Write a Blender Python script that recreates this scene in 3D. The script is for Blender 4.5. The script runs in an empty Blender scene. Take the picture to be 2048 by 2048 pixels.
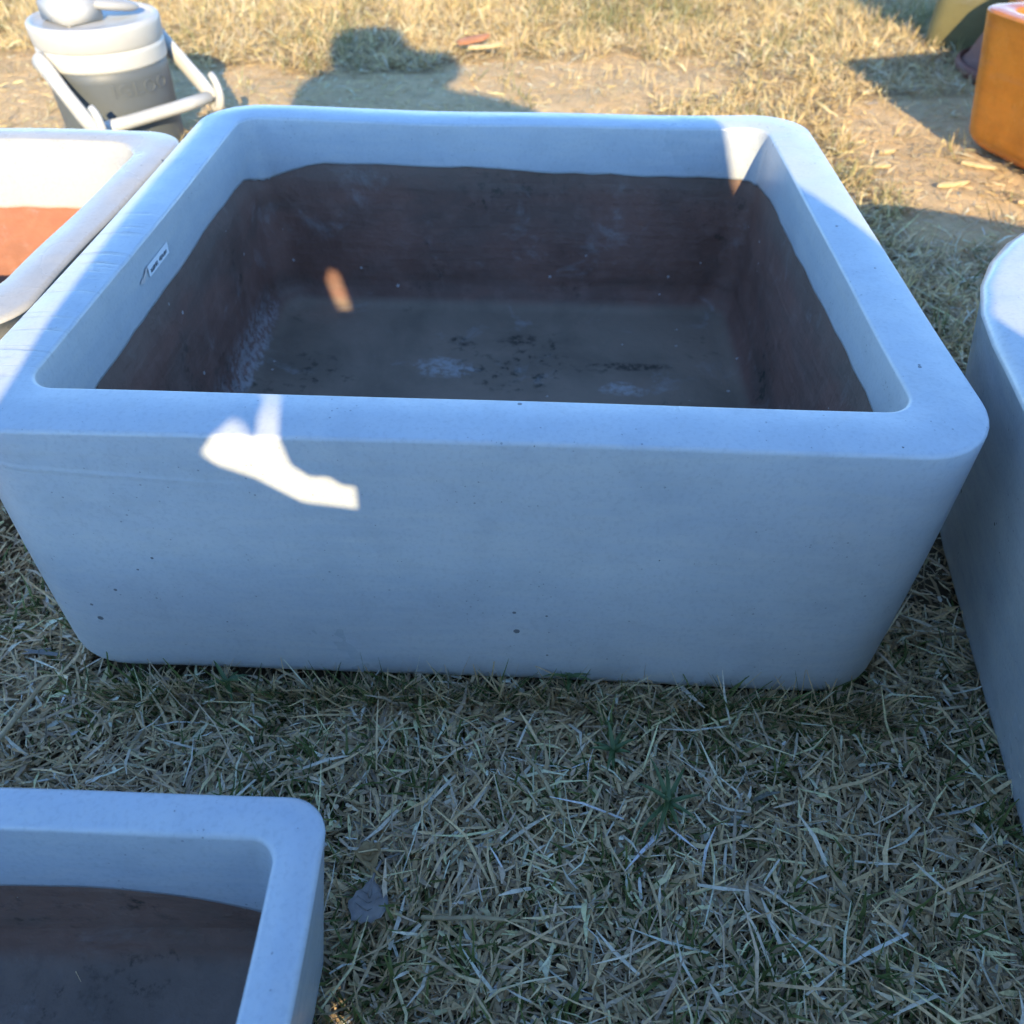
import bpy, bmesh, math, random
import numpy as np
from mathutils import Vector, Matrix

# ------------------------------------------------------------------ camera, sky, sun, exposure
scene = bpy.context.scene
col = scene.collection
R = math.radians
PITCH, ROLL, CAMH, FPX = 0.756, 0.0058, 0.75, 1647.0

cam_data = bpy.data.cameras.new('camera')
cam = bpy.data.objects.new('camera', cam_data)
col.objects.link(cam)
cam_data.sensor_width = 36.0
cam_data.lens = 36.0 * FPX / 2048.0
cam_data.clip_start, cam_data.clip_end = 0.01, 400.0
cam.matrix_world = (Matrix.Translation((0, 0, CAMH)) @ Matrix.Rotation(math.pi / 2 - PITCH, 4, 'X')
                    @ Matrix.Rotation(ROLL, 4, 'Z'))
cam_data.dof.use_dof = True
cam_data.dof.focus_distance = 0.74
cam_data.dof.aperture_fstop = 6.8
scene.camera = cam

KX, KZ = 0.11, 0.445                       # sunlight runs along (-KX, 1, -KZ)
sun_dir = Vector((-KX, 1.0, -KZ)).normalized()
SUN_EL = math.atan2(KZ, math.hypot(1, KX))
SUN_ROT = math.atan2(KX, -1.0)

world = bpy.data.worlds.new('World')
scene.world = world
world.use_nodes = True
wn = world.node_tree.nodes
wl = world.node_tree.links
wn.clear()
sky = wn.new('ShaderNodeTexSky')
sky.sky_type = 'NISHITA'
sky.sun_disc = False
sky.sun_elevation = SUN_EL
sky.sun_rotation = SUN_ROT
sky.air_density = 1.0
sky.dust_density = 0.0
sky.ozone_density = 6.0
bg = wn.new('ShaderNodeBackground')
bg.inputs['Strength'].default_value = 0.15
wo = wn.new('ShaderNodeOutputWorld')
wl.new(sky.outputs[0], bg.inputs[0])
wl.new(bg.outputs[0], wo.inputs[0])

sd = bpy.data.lights.new('sun', 'SUN')
sd.energy = 2.75
sd.angle = R(0.53)
sd.color = (1.0, 0.79, 0.47)
sun = bpy.data.objects.new('sun', sd)
col.objects.link(sun)
sun.rotation_euler = sun_dir.to_track_quat('-Z', 'Y').to_euler()
sun.location = (0.6, -6, 4)

scene.view_settings.view_transform = 'Standard'
scene.view_settings.look = 'None'
scene.view_settings.gamma = 1.0
scene.view_settings.exposure = 1.78
scene.view_settings.use_curve_mapping = False
scene.cycles.max_bounces = 5
scene.cycles.diffuse_bounces = 3
scene.cycles.glossy_bounces = 2
scene.cycles.transmission_bounces = 3
scene.cycles.use_adaptive_sampling = True
scene.cycles.adaptive_threshold = 0.03
scene.cycles.use_denoising = True
scene.cycles.caustics_reflective = False
scene.cycles.caustics_refractive = False
scene.cycles.blur_glossy = 1.0

rng = np.random.default_rng(11)
random.seed(5)


# ------------------------------------------------------------------ helpers
def link(o, parent=None):
    col.objects.link(o)
    if parent is not None:
        o.parent = parent
    return o


def empty(name, loc=(0, 0, 0), rz=0.0, label=None, cat=None, group=None):
    o = bpy.data.objects.new(name, None)
    o.empty_display_size = 0.05
    o.location = loc
    o.rotation_euler = (0, 0, rz)
    link(o)
    if label:
        o['label'] = label
    if cat:
        o['category'] = cat
    if group:
        o['group'] = group
    return o


def mesh_obj(name, verts, faces, mat, parent=None, smooth=True):
    me = bpy.data.meshes.new(name)
    me.from_pydata([tuple(v) for v in verts], [], [tuple(f) for f in faces])
    me.update()
    if smooth:
        me.polygons.foreach_set('use_smooth', [True] * len(me.polygons))
    if mat:
        me.materials.append(mat)
    o = bpy.data.objects.new(name, me)
    return link(o, parent)


def bm_obj(name, bm, mat, parent=None, smooth=True):
    me = bpy.data.meshes.new(name)
    bmesh.ops.recalc_face_normals(bm, faces=bm.faces)
    bm.to_mesh(me)
    bm.free()
    if smooth:
        me.polygons.foreach_set('use_smooth', [True] * len(me.polygons))
    me.materials.append(mat)
    return link(bpy.data.objects.new(name, me), parent)


def lathe(profile, seg=64, center=(0, 0)):
    """profile: list of (r, z); r == 0 closes."""
    V, F, rows = [], [], []
    for r, z in profile:
        if r < 1e-6:
            rows.append([len(V)])
            V.append((center[0], center[1], z))
        else:
            rows.append(list(range(len(V), len(V) + seg)))
            for i in range(seg):
                a = 2 * math.pi * i / seg
                V.append((center[0] + r * math.cos(a), center[1] + r * math.sin(a), z))
    for a, b in zip(rows[:-1], rows[1:]):
        for i in range(seg):
            j = (i + 1) % seg
            if len(a) == 1 and len(b) == 1:
                continue
            if len(a) == 1:
                F.append((a[0], b[j], b[i]))
            elif len(b) == 1:
                F.append((a[i], a[j], b[0]))
            else:
                F.append((a[i], a[j], b[j], b[i]))
    return V, F


def tube(path, radius, seg=10, flat=1.0, up=None, caps=True):
    """swept tube; radius number or list; flat squeezes along the second axis."""
    P = [Vector(p) for p in path]
    n = len(P)
    rad = radius if isinstance(radius, (list, tuple)) else [radius] * n
    V, F = [], []
    prev = Vector(up) if up else None
    for i in range(n):
        t = (P[min(i + 1, n - 1)] - P[max(i - 1, 0)]).normalized()
        if prev is None:
            prev = Vector((0, 0, 1)) if abs(t.z) < 0.9 else Vector((1, 0, 0))
        a = (prev - t * prev.dot(t)).normalized()
        b = t.cross(a)
        prev = a
        for k in range(seg):
            an = 2 * math.pi * k / seg
            V.append(P[i] + a * (rad[i] * flat * math.sin(an)) + b * (rad[i] * math.cos(an)))
    for i in range(n - 1):
        for k in range(seg):
            k2 = (k + 1) % seg
            F.append((i * seg + k, i * seg + k2, (i + 1) * seg + k2, (i + 1) * seg + k))
    if caps:
        F.append(tuple(range(seg))[::-1])
        F.append(tuple(range((n - 1) * seg, n * seg)))
    return V, F


# ------------------------------------------------------------------ material tools
class NT:
    def __init__(self, name):
        self.m = bpy.data.materials.new(name)
        self.m.use_nodes = True
        self.t = self.m.node_tree
        self.t.nodes.clear()
        self.out = self.n('ShaderNodeOutputMaterial')
        self.b = self.n('ShaderNodeBsdfPrincipled')
        self.l(self.b.outputs[0], self.out.inputs[0])

    def n(self, kind, **kw):
        nd = self.t.nodes.new(kind)
        for k, v in kw.items():
            setattr(nd, k, v)
        return nd

    def l(self, a, b):
        self.t.links.new(a, b)

    def val(self, sock, v):
        if hasattr(v, 'is_output') or isinstance(v, bpy.types.NodeSocket):
            self.l(v, sock)
        else:
            sock.default_value = v

    def coord(self, which='Object', scale=(1, 1, 1), loc=(0, 0, 0), rot=(0, 0, 0)):
        tc = self.n('ShaderNodeTexCoord')
        mp = self.n('ShaderNodeMapping')
        mp.inputs['Scale'].default_value = scale
        mp.inputs['Location'].default_value = loc
        mp.inputs['Rotation'].default_value = rot
        self.l(tc.outputs[which], mp.inputs[0])
        return mp.outputs[0]

    def noise(self, vec, scale, detail=4, rough=0.55, dist=0.0):
        nd = self.n('ShaderNodeTexNoise')
        self.l(vec, nd.inputs['Vector'])
        nd.inputs['Scale'].default_value = scale
        nd.inputs['Detail'].default_value = detail
        nd.inputs['Roughness'].default_value = rough
        nd.inputs['Distortion'].default_value = dist
        return nd.outputs[0]

    def ramp(self, fac, stops, interp='LINEAR'):
        nd = self.n('ShaderNodeValToRGB')
        nd.color_ramp.interpolation = interp
        e = nd.color_ramp.elements
        while len(e) < len(stops):
            e.new(0.5)
        for i, (p, c) in enumerate(stops):
            e[i].position = p
            e[i].color = c if len(c) == 4 else (*c, 1)
        self.l(fac, nd.inputs[0])
        return nd.outputs[0]

    def sstep(self, fac, a, b):
        nd = self.n('ShaderNodeMapRange')
        nd.interpolation_type = 'SMOOTHSTEP'
        self.l(fac, nd.inputs[0])
        nd.inputs[1].default_value = a
        nd.inputs[2].default_value = b
        return nd.outputs[0]

    def math(self, op, a, b=0.0, clamp=False):
        nd = self.n('ShaderNodeMath', operation=op, use_clamp=clamp)
        self.val(nd.inputs[0], a)
        self.val(nd.inputs[1], b)
        return nd.outputs[0]

    def mix(self, fac, a, b, mode='MIX'):
        nd = self.n('ShaderNodeMix', data_type='RGBA', blend_type=mode)
        self.val(nd.inputs[0], fac)
        for s, v in ((nd.inputs[6], a), (nd.inputs[7], b)):
            if isinstance(v, (tuple, list)):
                s.default_value = (*v[:3], 1)
            else:
                self.l(v, s)
        return nd.outputs[2]

    def sep(self, vec):
        nd = self.n('ShaderNodeSeparateXYZ')
        self.l(vec, nd.inputs[0])
        return nd.outputs

    def bump(self, h, strength=0.3, dist=0.002, base=None):
        nd = self.n('ShaderNodeBump')
        nd.inputs['Strength'].default_value = strength
        nd.inputs['Distance'].default_value = dist
        self.l(h, nd.inputs['Height'])
        if base is not None:
            self.l(base, nd.inputs['Normal'])
        return nd.outputs[0]


def glaze_mat(name, c1, c2, rough=0.3, scuff=None, pit=1.0, seed=0.0):
    t = NT(name)
    v = t.coord('Object', loc=(seed, seed * 0.7, seed * 0.3))
    big = t.noise(v, 5.0, 4, 0.6)
    mid = t.noise(t.coord('Object', scale=(8, 8, 60), loc=(seed, 0, 0)), 1.6, 5, 0.6)
    colr = t.mix(t.sstep(big, 0.3, 0.7), c1, c2)
    warm = tuple(min(1, c * k) for c, k in zip(c2, (1.07, 1.03, 0.97)))
    colr = t.mix(t.math('MULTIPLY', t.sstep(mid, 0.35, 0.75), 0.7), colr, warm)
    geo = t.n('ShaderNodeNewGeometry')
    thin_edge_light = t.sstep(geo.outputs['Pointiness'], 0.515, 0.56)
    colr = t.mix(t.math('MULTIPLY', thin_edge_light, 0.5), colr, tuple(min(.86, k * 1.16) for k in c2))  # edges coloured lighter: glaze breaking thin, plus a painted catch of light
    cloud = t.noise(t.coord('Object', loc=(seed + 9, 3, seed)), 16.0, 5, 0.68, 0.3)
    colr = t.mix(t.math('MULTIPLY', t.sstep(cloud, 0.45, 0.75), 0.33), colr, tuple(k * 0.78 for k in c1))
    grain = t.noise(v, 240.0, 3, 0.6)
    colr = t.mix(t.math('MULTIPLY', t.sstep(grain, 0.45, 0.75), 0.32), colr, tuple(c * 0.72 for c in c1))
    # pin holes and iron specks
    vor = t.n('ShaderNodeTexVoronoi')
    vor.inputs['Scale'].default_value = 62.0
    t.l(t.coord('Object', loc=(seed, 0, 0), scale=(1, 1, 1)), vor.inputs['Vector'])
    dens = t.noise(v, 9.0, 2)
    th = t.math('MULTIPLY', t.sstep(dens, 0.45, 0.72), 0.21 * pit)
    csep = t.n('ShaderNodeSeparateColor')
    t.l(vor.outputs['Color'], csep.inputs[0])
    th = t.math('MULTIPLY', th, t.sstep(csep.outputs[0], 0.6, 1.0))
    speck = t.math('LESS_THAN', vor.outputs['Distance'], th)
    colr = t.mix(t.math('MULTIPLY', speck, 0.85), colr, (0.07, 0.075, 0.085))
    v2 = t.n('ShaderNodeTexVoronoi')
    v2.inputs['Scale'].default_value = 260.0
    t.l(v, v2.inputs['Vector'])
    c2s = t.n('ShaderNodeSeparateColor')
    t.l(v2.outputs['Color'], c2s.inputs[0])
    th2 = t.math('MULTIPLY', t.sstep(c2s.outputs[0], 0.72, 1.0), t.math('MULTIPLY', t.sstep(cloud, 0.4, 0.65), 0.3))
    sp2 = t.math('LESS_THAN', v2.outputs['Distance'], th2)
    colr = t.mix(t.math('MULTIPLY', sp2, 0.65), colr, tuple(k * 0.4 for k in c1))
    # soft grey smudges
    sm = t.noise(t.coord('Object', scale=(3, 3, 10), loc=(seed + 4, 2, 1)), 2.2, 6, 0.7, 0.6)
    colr = t.mix(t.math('MULTIPLY', t.sstep(sm, 0.55, 0.8), 0.28), colr, (0.28, 0.3, 0.32))
    xs, ys, zs = t.sep(t.coord('Object'))
    mud = t.math('MULTIPLY', t.sstep(t.noise(v, 70.0, 4, 0.7), 0.56, 0.64), t.sstep(t.math('ADD', zs, t.math('MULTIPLY', t.noise(v, 8.0, 3), 0.09)), 0.085, 0.04))
    colr = t.mix(t.math('MULTIPLY', mud, 0.6), colr, (0.17, 0.125, 0.08))
    hb = t.math('ADD', t.math('MULTIPLY', t.noise(v, 22.0, 4, 0.6), 0.6), t.math('MULTIPLY', grain, 0.14))
    hb = t.math('ADD', hb, t.math('MULTIPLY', t.noise(t.coord('Object', scale=(6, 6, 90)), 1.0, 4, 0.6), 0.22))
    hb = t.math('SUBTRACT', hb, t.math('MULTIPLY', speck, 0.6))
    if scuff:
        (x0, x1, y0, y1) = scuff
        p = t.coord('Object')
        xs, ys, zs = t.sep(p)
        msk = t.math('MULTIPLY', t.math('MULTIPLY', t.sstep(xs, x1 + .02, x1 - .02), t.sstep(ys, y0, y0 + .06)),
                     t.sstep(ys, y1 + .12, y1 - .12))
        msk = t.math('MULTIPLY', msk, t.sstep(zs, 0.331, 0.337))
        sc = t.noise(t.coord('Object', scale=(9, 120, 20)), 1.0, 5, 0.65, 0.25)
        sc = t.math('MULTIPLY', t.sstep(sc, 0.52, 0.68), msk)
        colr = t.mix(t.math('MULTIPLY', sc, 0.45), colr, (0.2, 0.2, 0.21))
        hb = t.math('SUBTRACT', hb, t.math('MULTIPLY', sc, 0.5))
    if scuff:
        ln = t.math('ADD', 0.2735, t.math('MULTIPLY', xs, -0.072))
        dd = t.math('ABSOLUTE', t.math('SUBTRACT', zs, ln))
        rid = t.math('MULTIPLY', t.sstep(dd, 0.005, 0.0), t.math('MULTIPLY', t.sstep(ys, -0.37, -0.39), t.sstep(xs, -0.12, -0.3)))
        hb = t.math('ADD', hb, t.math('MULTIPLY', rid, 0.4))
        colr = t.mix(t.math('MULTIPLY', rid, 0.15), colr, tuple(min(.85, k * 1.15) for k in c2))
    t.l(colr, t.b.inputs['Base Color'])
    t.l(t.math('ADD', t.math('MULTIPLY', big, 0.16), rough - 0.08), t.b.inputs['Roughness'])
    t.l(t.bump(hb, 0.35, 0.003, base=t.bump(t.noise(v, 4.5, 3, 0.5), 0.3, 0.02)), t.b.inputs['Normal'])
    t.b.inputs['Specular IOR Level'].default_value = 0.5
    return t.m


def clay_mat(name, clay=(0.40, 0.155, 0.085), dust=(0.23, 0.2, 0.175), dusty=1.0, seed=0.0, marks=(), wash=None):
    t = NT(name)
    v = t.coord('Object', loc=(seed, seed, 0))
    n1 = t.noise(v, 7.0, 6, 0.65)
    n2 = t.noise(v, 34.0, 5, 0.6)
    c = t.mix(t.sstep(n1, 0.3, 0.75), clay, tuple(k * 0.62 for k in clay))
    stn = t.noise(t.coord('Object', scale=(1.6, 1.6, 4), loc=(seed, 5, 2)), 3.0, 5, 0.6, 0.5)
    c = t.mix(t.math('MULTIPLY', t.sstep(stn, 0.45, 0.7), 0.65), c, (clay[0] * 0.55, clay[1] * 0.75, clay[2] * 0.8))
    c = t.mix(t.math('MULTIPLY', t.sstep(n2, 0.45, 0.75), 0.4), c, (clay[0] * 1.15, clay[1] * 1.35, clay[2] * 1.45))
    geo = t.n('ShaderNodeNewGeometry')
    nz = t.sep(geo.outputs['Normal'])[2]
    up = t.math('MULTIPLY', t.sstep(nz, 0.45, 0.95), dusty)
    dn = t.noise(v, 5.0, 6, 0.62, 0.4)
    dcol = t.mix(t.sstep(dn, 0.35, 0.7), dust, tuple(k * 0.6 for k in dust))
    c = t.mix(t.math('MULTIPLY', up, t.math('ADD', 0.55, t.math('MULTIPLY', dn, 0.6)), True), c, dcol)
    # dark mildew specks and chalky bloom, each with its own patchy outline
    mil = t.math('MULTIPLY', t.sstep(t.noise(v, 55.0, 4, 0.7), 0.52, 0.66), t.sstep(t.noise(v, 6.5, 3, 0.5), 0.52, 0.66))
    c = t.mix(t.math('MULTIPLY', mil, 0.85), c, (0.035, 0.035, 0.025))
    bl = t.sstep(t.noise(t.coord('Object', loc=(3.1 + seed, 1.7, 0.4)), 11.0, 6, 0.68, 0.5), 0.56, 0.76)
    c = t.mix(t.math('MULTIPLY', bl, 0.5), c, (0.36, 0.35, 0.34))
    vor = t.n('ShaderNodeTexVoronoi')
    vor.inputs['Scale'].default_value = 42.0
    t.l(v, vor.inputs['Vector'])
    cs = t.n('ShaderNodeSeparateColor')
    t.l(vor.outputs['Color'], cs.inputs[0])
    dot = t.math('LESS_THAN', vor.outputs['Distance'], t.math('MULTIPLY', t.sstep(cs.outputs[1], 0.7, 1.0), 0.11))
    c = t.mix(t.math('MULTIPLY', dot, 0.7), c, (0.52, 0.49, 0.46))
    if wash:
        zz = t.sep(t.coord('Object'))[2]
        wz = t.math('ADD', zz, t.math('MULTIPLY', t.math('SUBTRACT', t.noise(v, 12.0, 5, .65), .5), .05))
        c = t.mix(t.math('MULTIPLY', t.sstep(wz, wash - .035, wash + .005), .4), c, (.19, .155, .125))
    for (mx, my, rx, ry, kind) in marks:
        xs, ys, zs = t.sep(t.coord('Object', loc=(0, 0, 0)))
        wx = t.math('ADD', t.math('DIVIDE', t.math('SUBTRACT', xs, mx), rx), t.math('MULTIPLY', t.math('SUBTRACT', n2, .5), 2.6))
        wy = t.math('ADD', t.math('DIVIDE', t.math('SUBTRACT', ys, my), ry), t.math('MULTIPLY', t.math('SUBTRACT', dn, .5), 2.6))
        dd = t.math('ADD', t.math('MULTIPLY', wx, wx), t.math('MULTIPLY', wy, wy))
        k = t.math('MULTIPLY', t.sstep(dd, 1.2, 0.3), t.sstep(zs, 0.13, 0.09))
        k = t.math('MULTIPLY', k, t.sstep(t.noise(v, 90.0, 4, .7), .35, .62))
        c = t.mix(t.math('MULTIPLY', k, .8 if kind else .6), c, (.02, .02, .016) if kind else (.42, .41, .4))
    t.l(c, t.b.inputs['Base Color'])
    t.b.inputs['Roughness'].default_value = 0.85
    t.b.inputs['Specular IOR Level'].default_value = 0.3
    h = t.math('ADD', t.math('MULTIPLY', n1, 1.0), t.math('MULTIPLY', n2, 0.35))
    h = t.math('ADD', h, t.math('MULTIPLY', t.noise(v, 160.0, 3), 0.12))
    drag = t.noise(t.coord('Object', scale=(2.2, 2.2, 34), loc=(seed, 1, 0)), 1.6, 5, 0.6, 0.3)
    h = t.math('ADD', h, t.math('MULTIPLY', drag, 0.35))
    t.l(t.bump(h, 0.7, 0.009), t.b.inputs['Normal'])
    return t.m


def plastic(name, c, rough=0.4, dirt=0.15):
    t = NT(name)
    v = t.coord('Object')
    n = t.noise(v, 14.0, 5, 0.65)
    cc = t.mix(t.math('MULTIPLY', t.sstep(n, 0.48, 0.8), dirt), c, tuple(k * 0.55 for k in c))
    t.l(cc, t.b.inputs['Base Color'])
    t.l(t.math('ADD', t.math('MULTIPLY', n, 0.2), rough - 0.1), t.b.inputs['Roughness'])
    t.l(t.bump(t.noise(v, 120.0, 3), 0.1, 0.001), t.b.inputs['Normal'])
    return t.m


def cloth(name, c):
    t = NT(name)
    v = t.coord('Object')
    cc = t.mix(t.noise(v, 30.0, 4), c, tuple(k * 0.6 for k in c))
    t.l(cc, t.b.inputs['Base Color'])
    t.b.inputs['Roughness'].default_value = 0.9
    t.l(t.bump(t.noise(v, 400.0, 2), 0.3, 0.001), t.b.inputs['Normal'])
    return t.m


GLAZE_A, GLAZE_B = (0.45, 0.49, 0.52), (0.515, 0.545, 0.565)
M_GLAZE = glaze_mat('blue_white_glaze', GLAZE_A, GLAZE_B, 0.3, scuff=(-0.5, -0.385, -0.42, 0.0))
M_GLAZE2 = glaze_mat('blue_white_glaze_round', GLAZE_A, GLAZE_B, 0.25, seed=3.3)
M_GLAZE3 = glaze_mat('blue_white_glaze_small', (0.45, 0.51, 0.57), (0.52, 0.57, 0.61), 0.24, seed=7.1)
M_WHITE = glaze_mat('white_glaze', (0.36, 0.36, 0.34), (0.40, 0.395, 0.365), 0.28, seed=5.2, pit=1.4)
M_ORANGE = glaze_mat('orange_glaze', (0.38, 0.105, 0.01), (0.58, 0.2, 0.022), 0.25, seed=1.9, pit=0.6)
M_OLIVE = glaze_mat('olive_glaze', (0.12, 0.105, 0.045), (0.15, 0.135, 0.06), 0.35, seed=8.8)
MARKS = ((-0.079, 0.138, 0.045, 0.028, 0), (0.185, 0.09, 0.04, 0.02, 0), (0.20, 0.152, 0.055, 0.012, 1), (0.031, 0.226, 0.028, 0.022, 1),
         (-0.061, 0.214, 0.02, 0.016, 1), (-0.365, 0.14, 0.012, 0.13, 0), (-0.30, -0.02, 0.03, 0.025, 1))
M_CLAY = clay_mat('bare_clay', clay=(0.23, 0.122, 0.09), dust=(0.285, 0.215, 0.155), dusty=1.0, marks=MARKS, wash=0.262)
M_CLAY2 = clay_mat('bare_clay_bright', clay=(0.41, 0.155, 0.092), dusty=0.6, seed=2.2)
M_CLAY3 = clay_mat('bare_clay_dull', clay=(0.25, 0.145, 0.105), dust=(0.25, 0.195, 0.16), seed=4.4)


# ------------------------------------------------------------------ ground
def gz(x, y):
    x = np.asarray(x, float)
    y = np.asarray(y, float)
    z = (0.006 * np.sin(3.1 * x + 1.3 * y + .4) + 0.005 * np.sin(5.3 * y - 2.2 * x + 1.1)
         + 0.003 * np.sin(11.0 * x + 4.0 * y) + 0.003 * np.sin(13.0 * y - 7.0 * x + 2.0)
         + 0.0015 * np.sin(31 * x + 9 * y) + 0.0015 * np.sin(27 * y - 17 * x))
    far = np.clip((np.hypot(x, y) - 3.5) / 6.0, 0, 1)
    z = z * (1 + 3 * far)
    return z - 0.012


def vnoise(x, y, s, seed=0):
    """cheap smooth value noise 0..1 for density maps"""
    x = np.asarray(x) * s + seed * 17.13
    y = np.asarray(y) * s + seed * 9.71
    xi, yi = np.floor(x).astype(np.int64), np.floor(y).astype(np.int64)
    fx, fy = x - xi, y - yi
    fx, fy = fx * fx * (3 - 2 * fx), fy * fy * (3 - 2 * fy)

    def h(a, b):
        k = (a * 374761393 + b * 668265263 + seed * 974711) & 0x7fffffff
        k = ((k ^ (k >> 13)) * 1274126177) & 0x7fffffff
        return ((k ^ (k >> 16)) & 0xffff) / 65535.0
    return ((h(xi, yi) * (1 - fx) + h(xi + 1, yi) * fx) * (1 - fy)
            + (h(xi, yi + 1) * (1 - fx) + h(xi + 1, yi + 1) * fx) * fy)


def bare(x, y):
    """1 where the soil is bare behind the planters, 0 in the grass"""
    n = 0.6 * vnoise(x, y, 3.2, 1) + 0.4 * vnoise(x, y, 8.0, 2)
    band = np.exp(-((y - (2.62 + 0.12 * np.sin(2.1 * x))) / 0.34) ** 2) * np.clip((1.0 - x) / 0.9, 0.35, 1)
    right = np.clip((x - 0.78) / 0.3, 0, 1) * np.clip((2.75 - y) / 0.35, 0, 1)
    left = np.clip((-0.95 - x) / 0.2, 0, 1) * np.exp(-((y - 2.45) / 0.42) ** 2)
    b = np.maximum(np.maximum(band * 0.95, right), left)
    near = np.clip((y - 1.15) / 0.25, 0, 1)
    return np.clip((b * near + (n - 0.5) * 0.75 - 0.2) / 0.3, 0, 1)


def axis(fine0, fine1, step, far):
    a = list(np.arange(fine0, fine1 + 1e-6, step))
    s, x = step, a[-1]
    while x < far:
        s *= 1.35
        x += s
        a.append(x)
    s, x = step, a[0]
    while x > -far:
        s *= 1.35
        x -= s
        a.insert(0, x)
    return np.array(a)


gx = axis(-2.4, 2.4, 0.03, 120)
gy = axis(-0.9, 4.4, 0.03, 120)
GX, GY = np.meshgrid(gx, gy)
GZ = gz(GX, GY)
nv = GX.size
nxg = len(gx)
idx = np.arange(nv).reshape(GX.shape)
quads = np.stack([idx[:-1, :-1], idx[:-1, 1:], idx[1:, 1:], idx[1:, :-1]], -1).reshape(-1, 4)


def fast_mesh(name, verts, loops, starts, mat, colors=None, smooth=False):
    me = bpy.data.meshes.new(name)
    me.vertices.add(len(verts))
    me.vertices.foreach_set('co', np.asarray(verts, np.float32).ravel())
    me.loops.add(len(loops))
    me.loops.foreach_set('vertex_index', np.asarray(loops, np.int32))
    me.polygons.add(len(starts))
    me.polygons.foreach_set('loop_start', np.asarray(starts, np.int32))
    me.update(calc_edges=True)
    if colors is not None:
        at = me.color_attributes.new('tint', 'FLOAT_COLOR', 'POINT')
        c = np.ones((len(verts), 4), np.float32)
        c[:, :3] = colors
        at.data.foreach_set('color', c.ravel())
    if smooth:
        me.polygons.foreach_set('use_smooth', np.ones(len(starts), bool))
    me.materials.append(mat)
    return bpy.data.objects.new(name, me)


def soil_mat():
    t = NT('dry_soil')
    v = t.coord('Object')
    n1 = t.noise(v, 2.6, 6, 0.65)
    n2 = t.noise(v, 28.0, 6, 0.7)
    n3 = t.noise(v, 150.0, 4, 0.65)
    c = t.mix(t.sstep(n1, 0.35, 0.68), (0.64, 0.45, 0.235), (0.74, 0.53, 0.285))
    c = t.mix(t.math('MULTIPLY', t.sstep(n2, 0.42, 0.7), 0.6), c, (0.45, 0.32, 0.175))
    c = t.mix(t.math('MULTIPLY', t.sstep(n3, 0.52, 0.75), 0.5), c, (0.76, 0.56, 0.31))
    at = t.n('ShaderNodeAttribute', attribute_name='tint')
    c = t.mix(t.sep(at.outputs['Color'])[0], (0.11, 0.08, 0.05), c)
    t.l(c, t.b.inputs['Base Color'])
    t.b.inputs['Roughness'].default_value = 0.95
    t.b.inputs['Specular IOR Level'].default_value = 0.15
    h = t.math('ADD', t.math('MULTIPLY', n2, 1.0), t.math('MULTIPLY', n3, 0.35))
    t.l(t.bump(h, 0.9, 0.02), t.b.inputs['Normal'])
    return t.m


tint = np.clip(bare(GX, GY) * 0.8 + 0.35 * (GY > 1.2) + 0.02, 0, 1).ravel()
ground = fast_mesh('ground', np.stack([GX, GY, GZ], -1).reshape(-1, 3), quads.ravel(),
                   np.arange(len(quads)) * 4, soil_mat(), colors=np.repeat(tint[:, None], 3, 1), smooth=True)
link(ground)
ground['kind'] = 'structure'


# ------------------------------------------------------------------ rectangular planters
def rrect(hw, hd, r, ns=26, nc=12):
    """rounded rectangle, counter-clockwise, always the same number of points"""
    r = min(r, hw * .98, hd * .98)
    pts = []
    cs = [(hw - r, hd - r, 0), (-(hw - r), hd - r, 90), (-(hw - r), -(hd - r), 180), (hw - r, -(hd - r), 270)]
    for i, (cx, cy, a0) in enumerate(cs):
        for k in range(nc):
            a = R(a0 + 90 * k / (nc - 1))
            pts.append((cx + r * math.cos(a), cy + r * math.sin(a)))
        nxt = cs[(i + 1) % 4]
        e0 = pts[-1]
        a = R(nxt[2])
        e1 = (nxt[0] + r * math.cos(a), nxt[1] + r * math.sin(a))
        for k in range(1, ns):
            f = k / ns
            pts.append((e0[0] + (e1[0] - e0[0]) * f, e0[1] + (e1[1] - e0[1]) * f))
    return pts


def wob(p, amp, seed):
    x, y, z = p
    f = (math.sin(5.1 * x + 3.7 * y + seed) + 0.6 * math.sin(9.3 * y - 6.1 * x + 2 * seed + 4 * z)
         + 0.45 * math.sin(15.7 * x + 11 * z + seed * 3) + 0.35 * math.sin(19.1 * y + 1.7 * seed + 7 * z))
    return amp * f


def rows_mesh(rows, close_first=False, close_last=False):
    V, F = [], []
    n = len(rows[0])
    for r in rows:
        V += r
    for i in range(len(rows) - 1):
        for k in range(n):
            k2 = (k + 1) % n
            F.append((i * n + k, i * n + k2, (i + 1) * n + k2, (i + 1) * n + k))
    for flag, base, rev in ((close_first, 0, True), (close_last, (len(rows) - 1) * n, False)):
        if flag:
            cx = sum(V[base + k][0] for k in range(n)) / n
            cy = sum(V[base + k][1] for k in range(n)) / n
            cz = sum(V[base + k][2] for k in range(n)) / n
            V.append((cx, cy, cz))
            c = len(V) - 1
            for k in range(n):
                k2 = (k + 1) % n
                F.append((base + k2, base + k, c) if rev else (base + k, base + k2, c))
    return V, F


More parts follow.
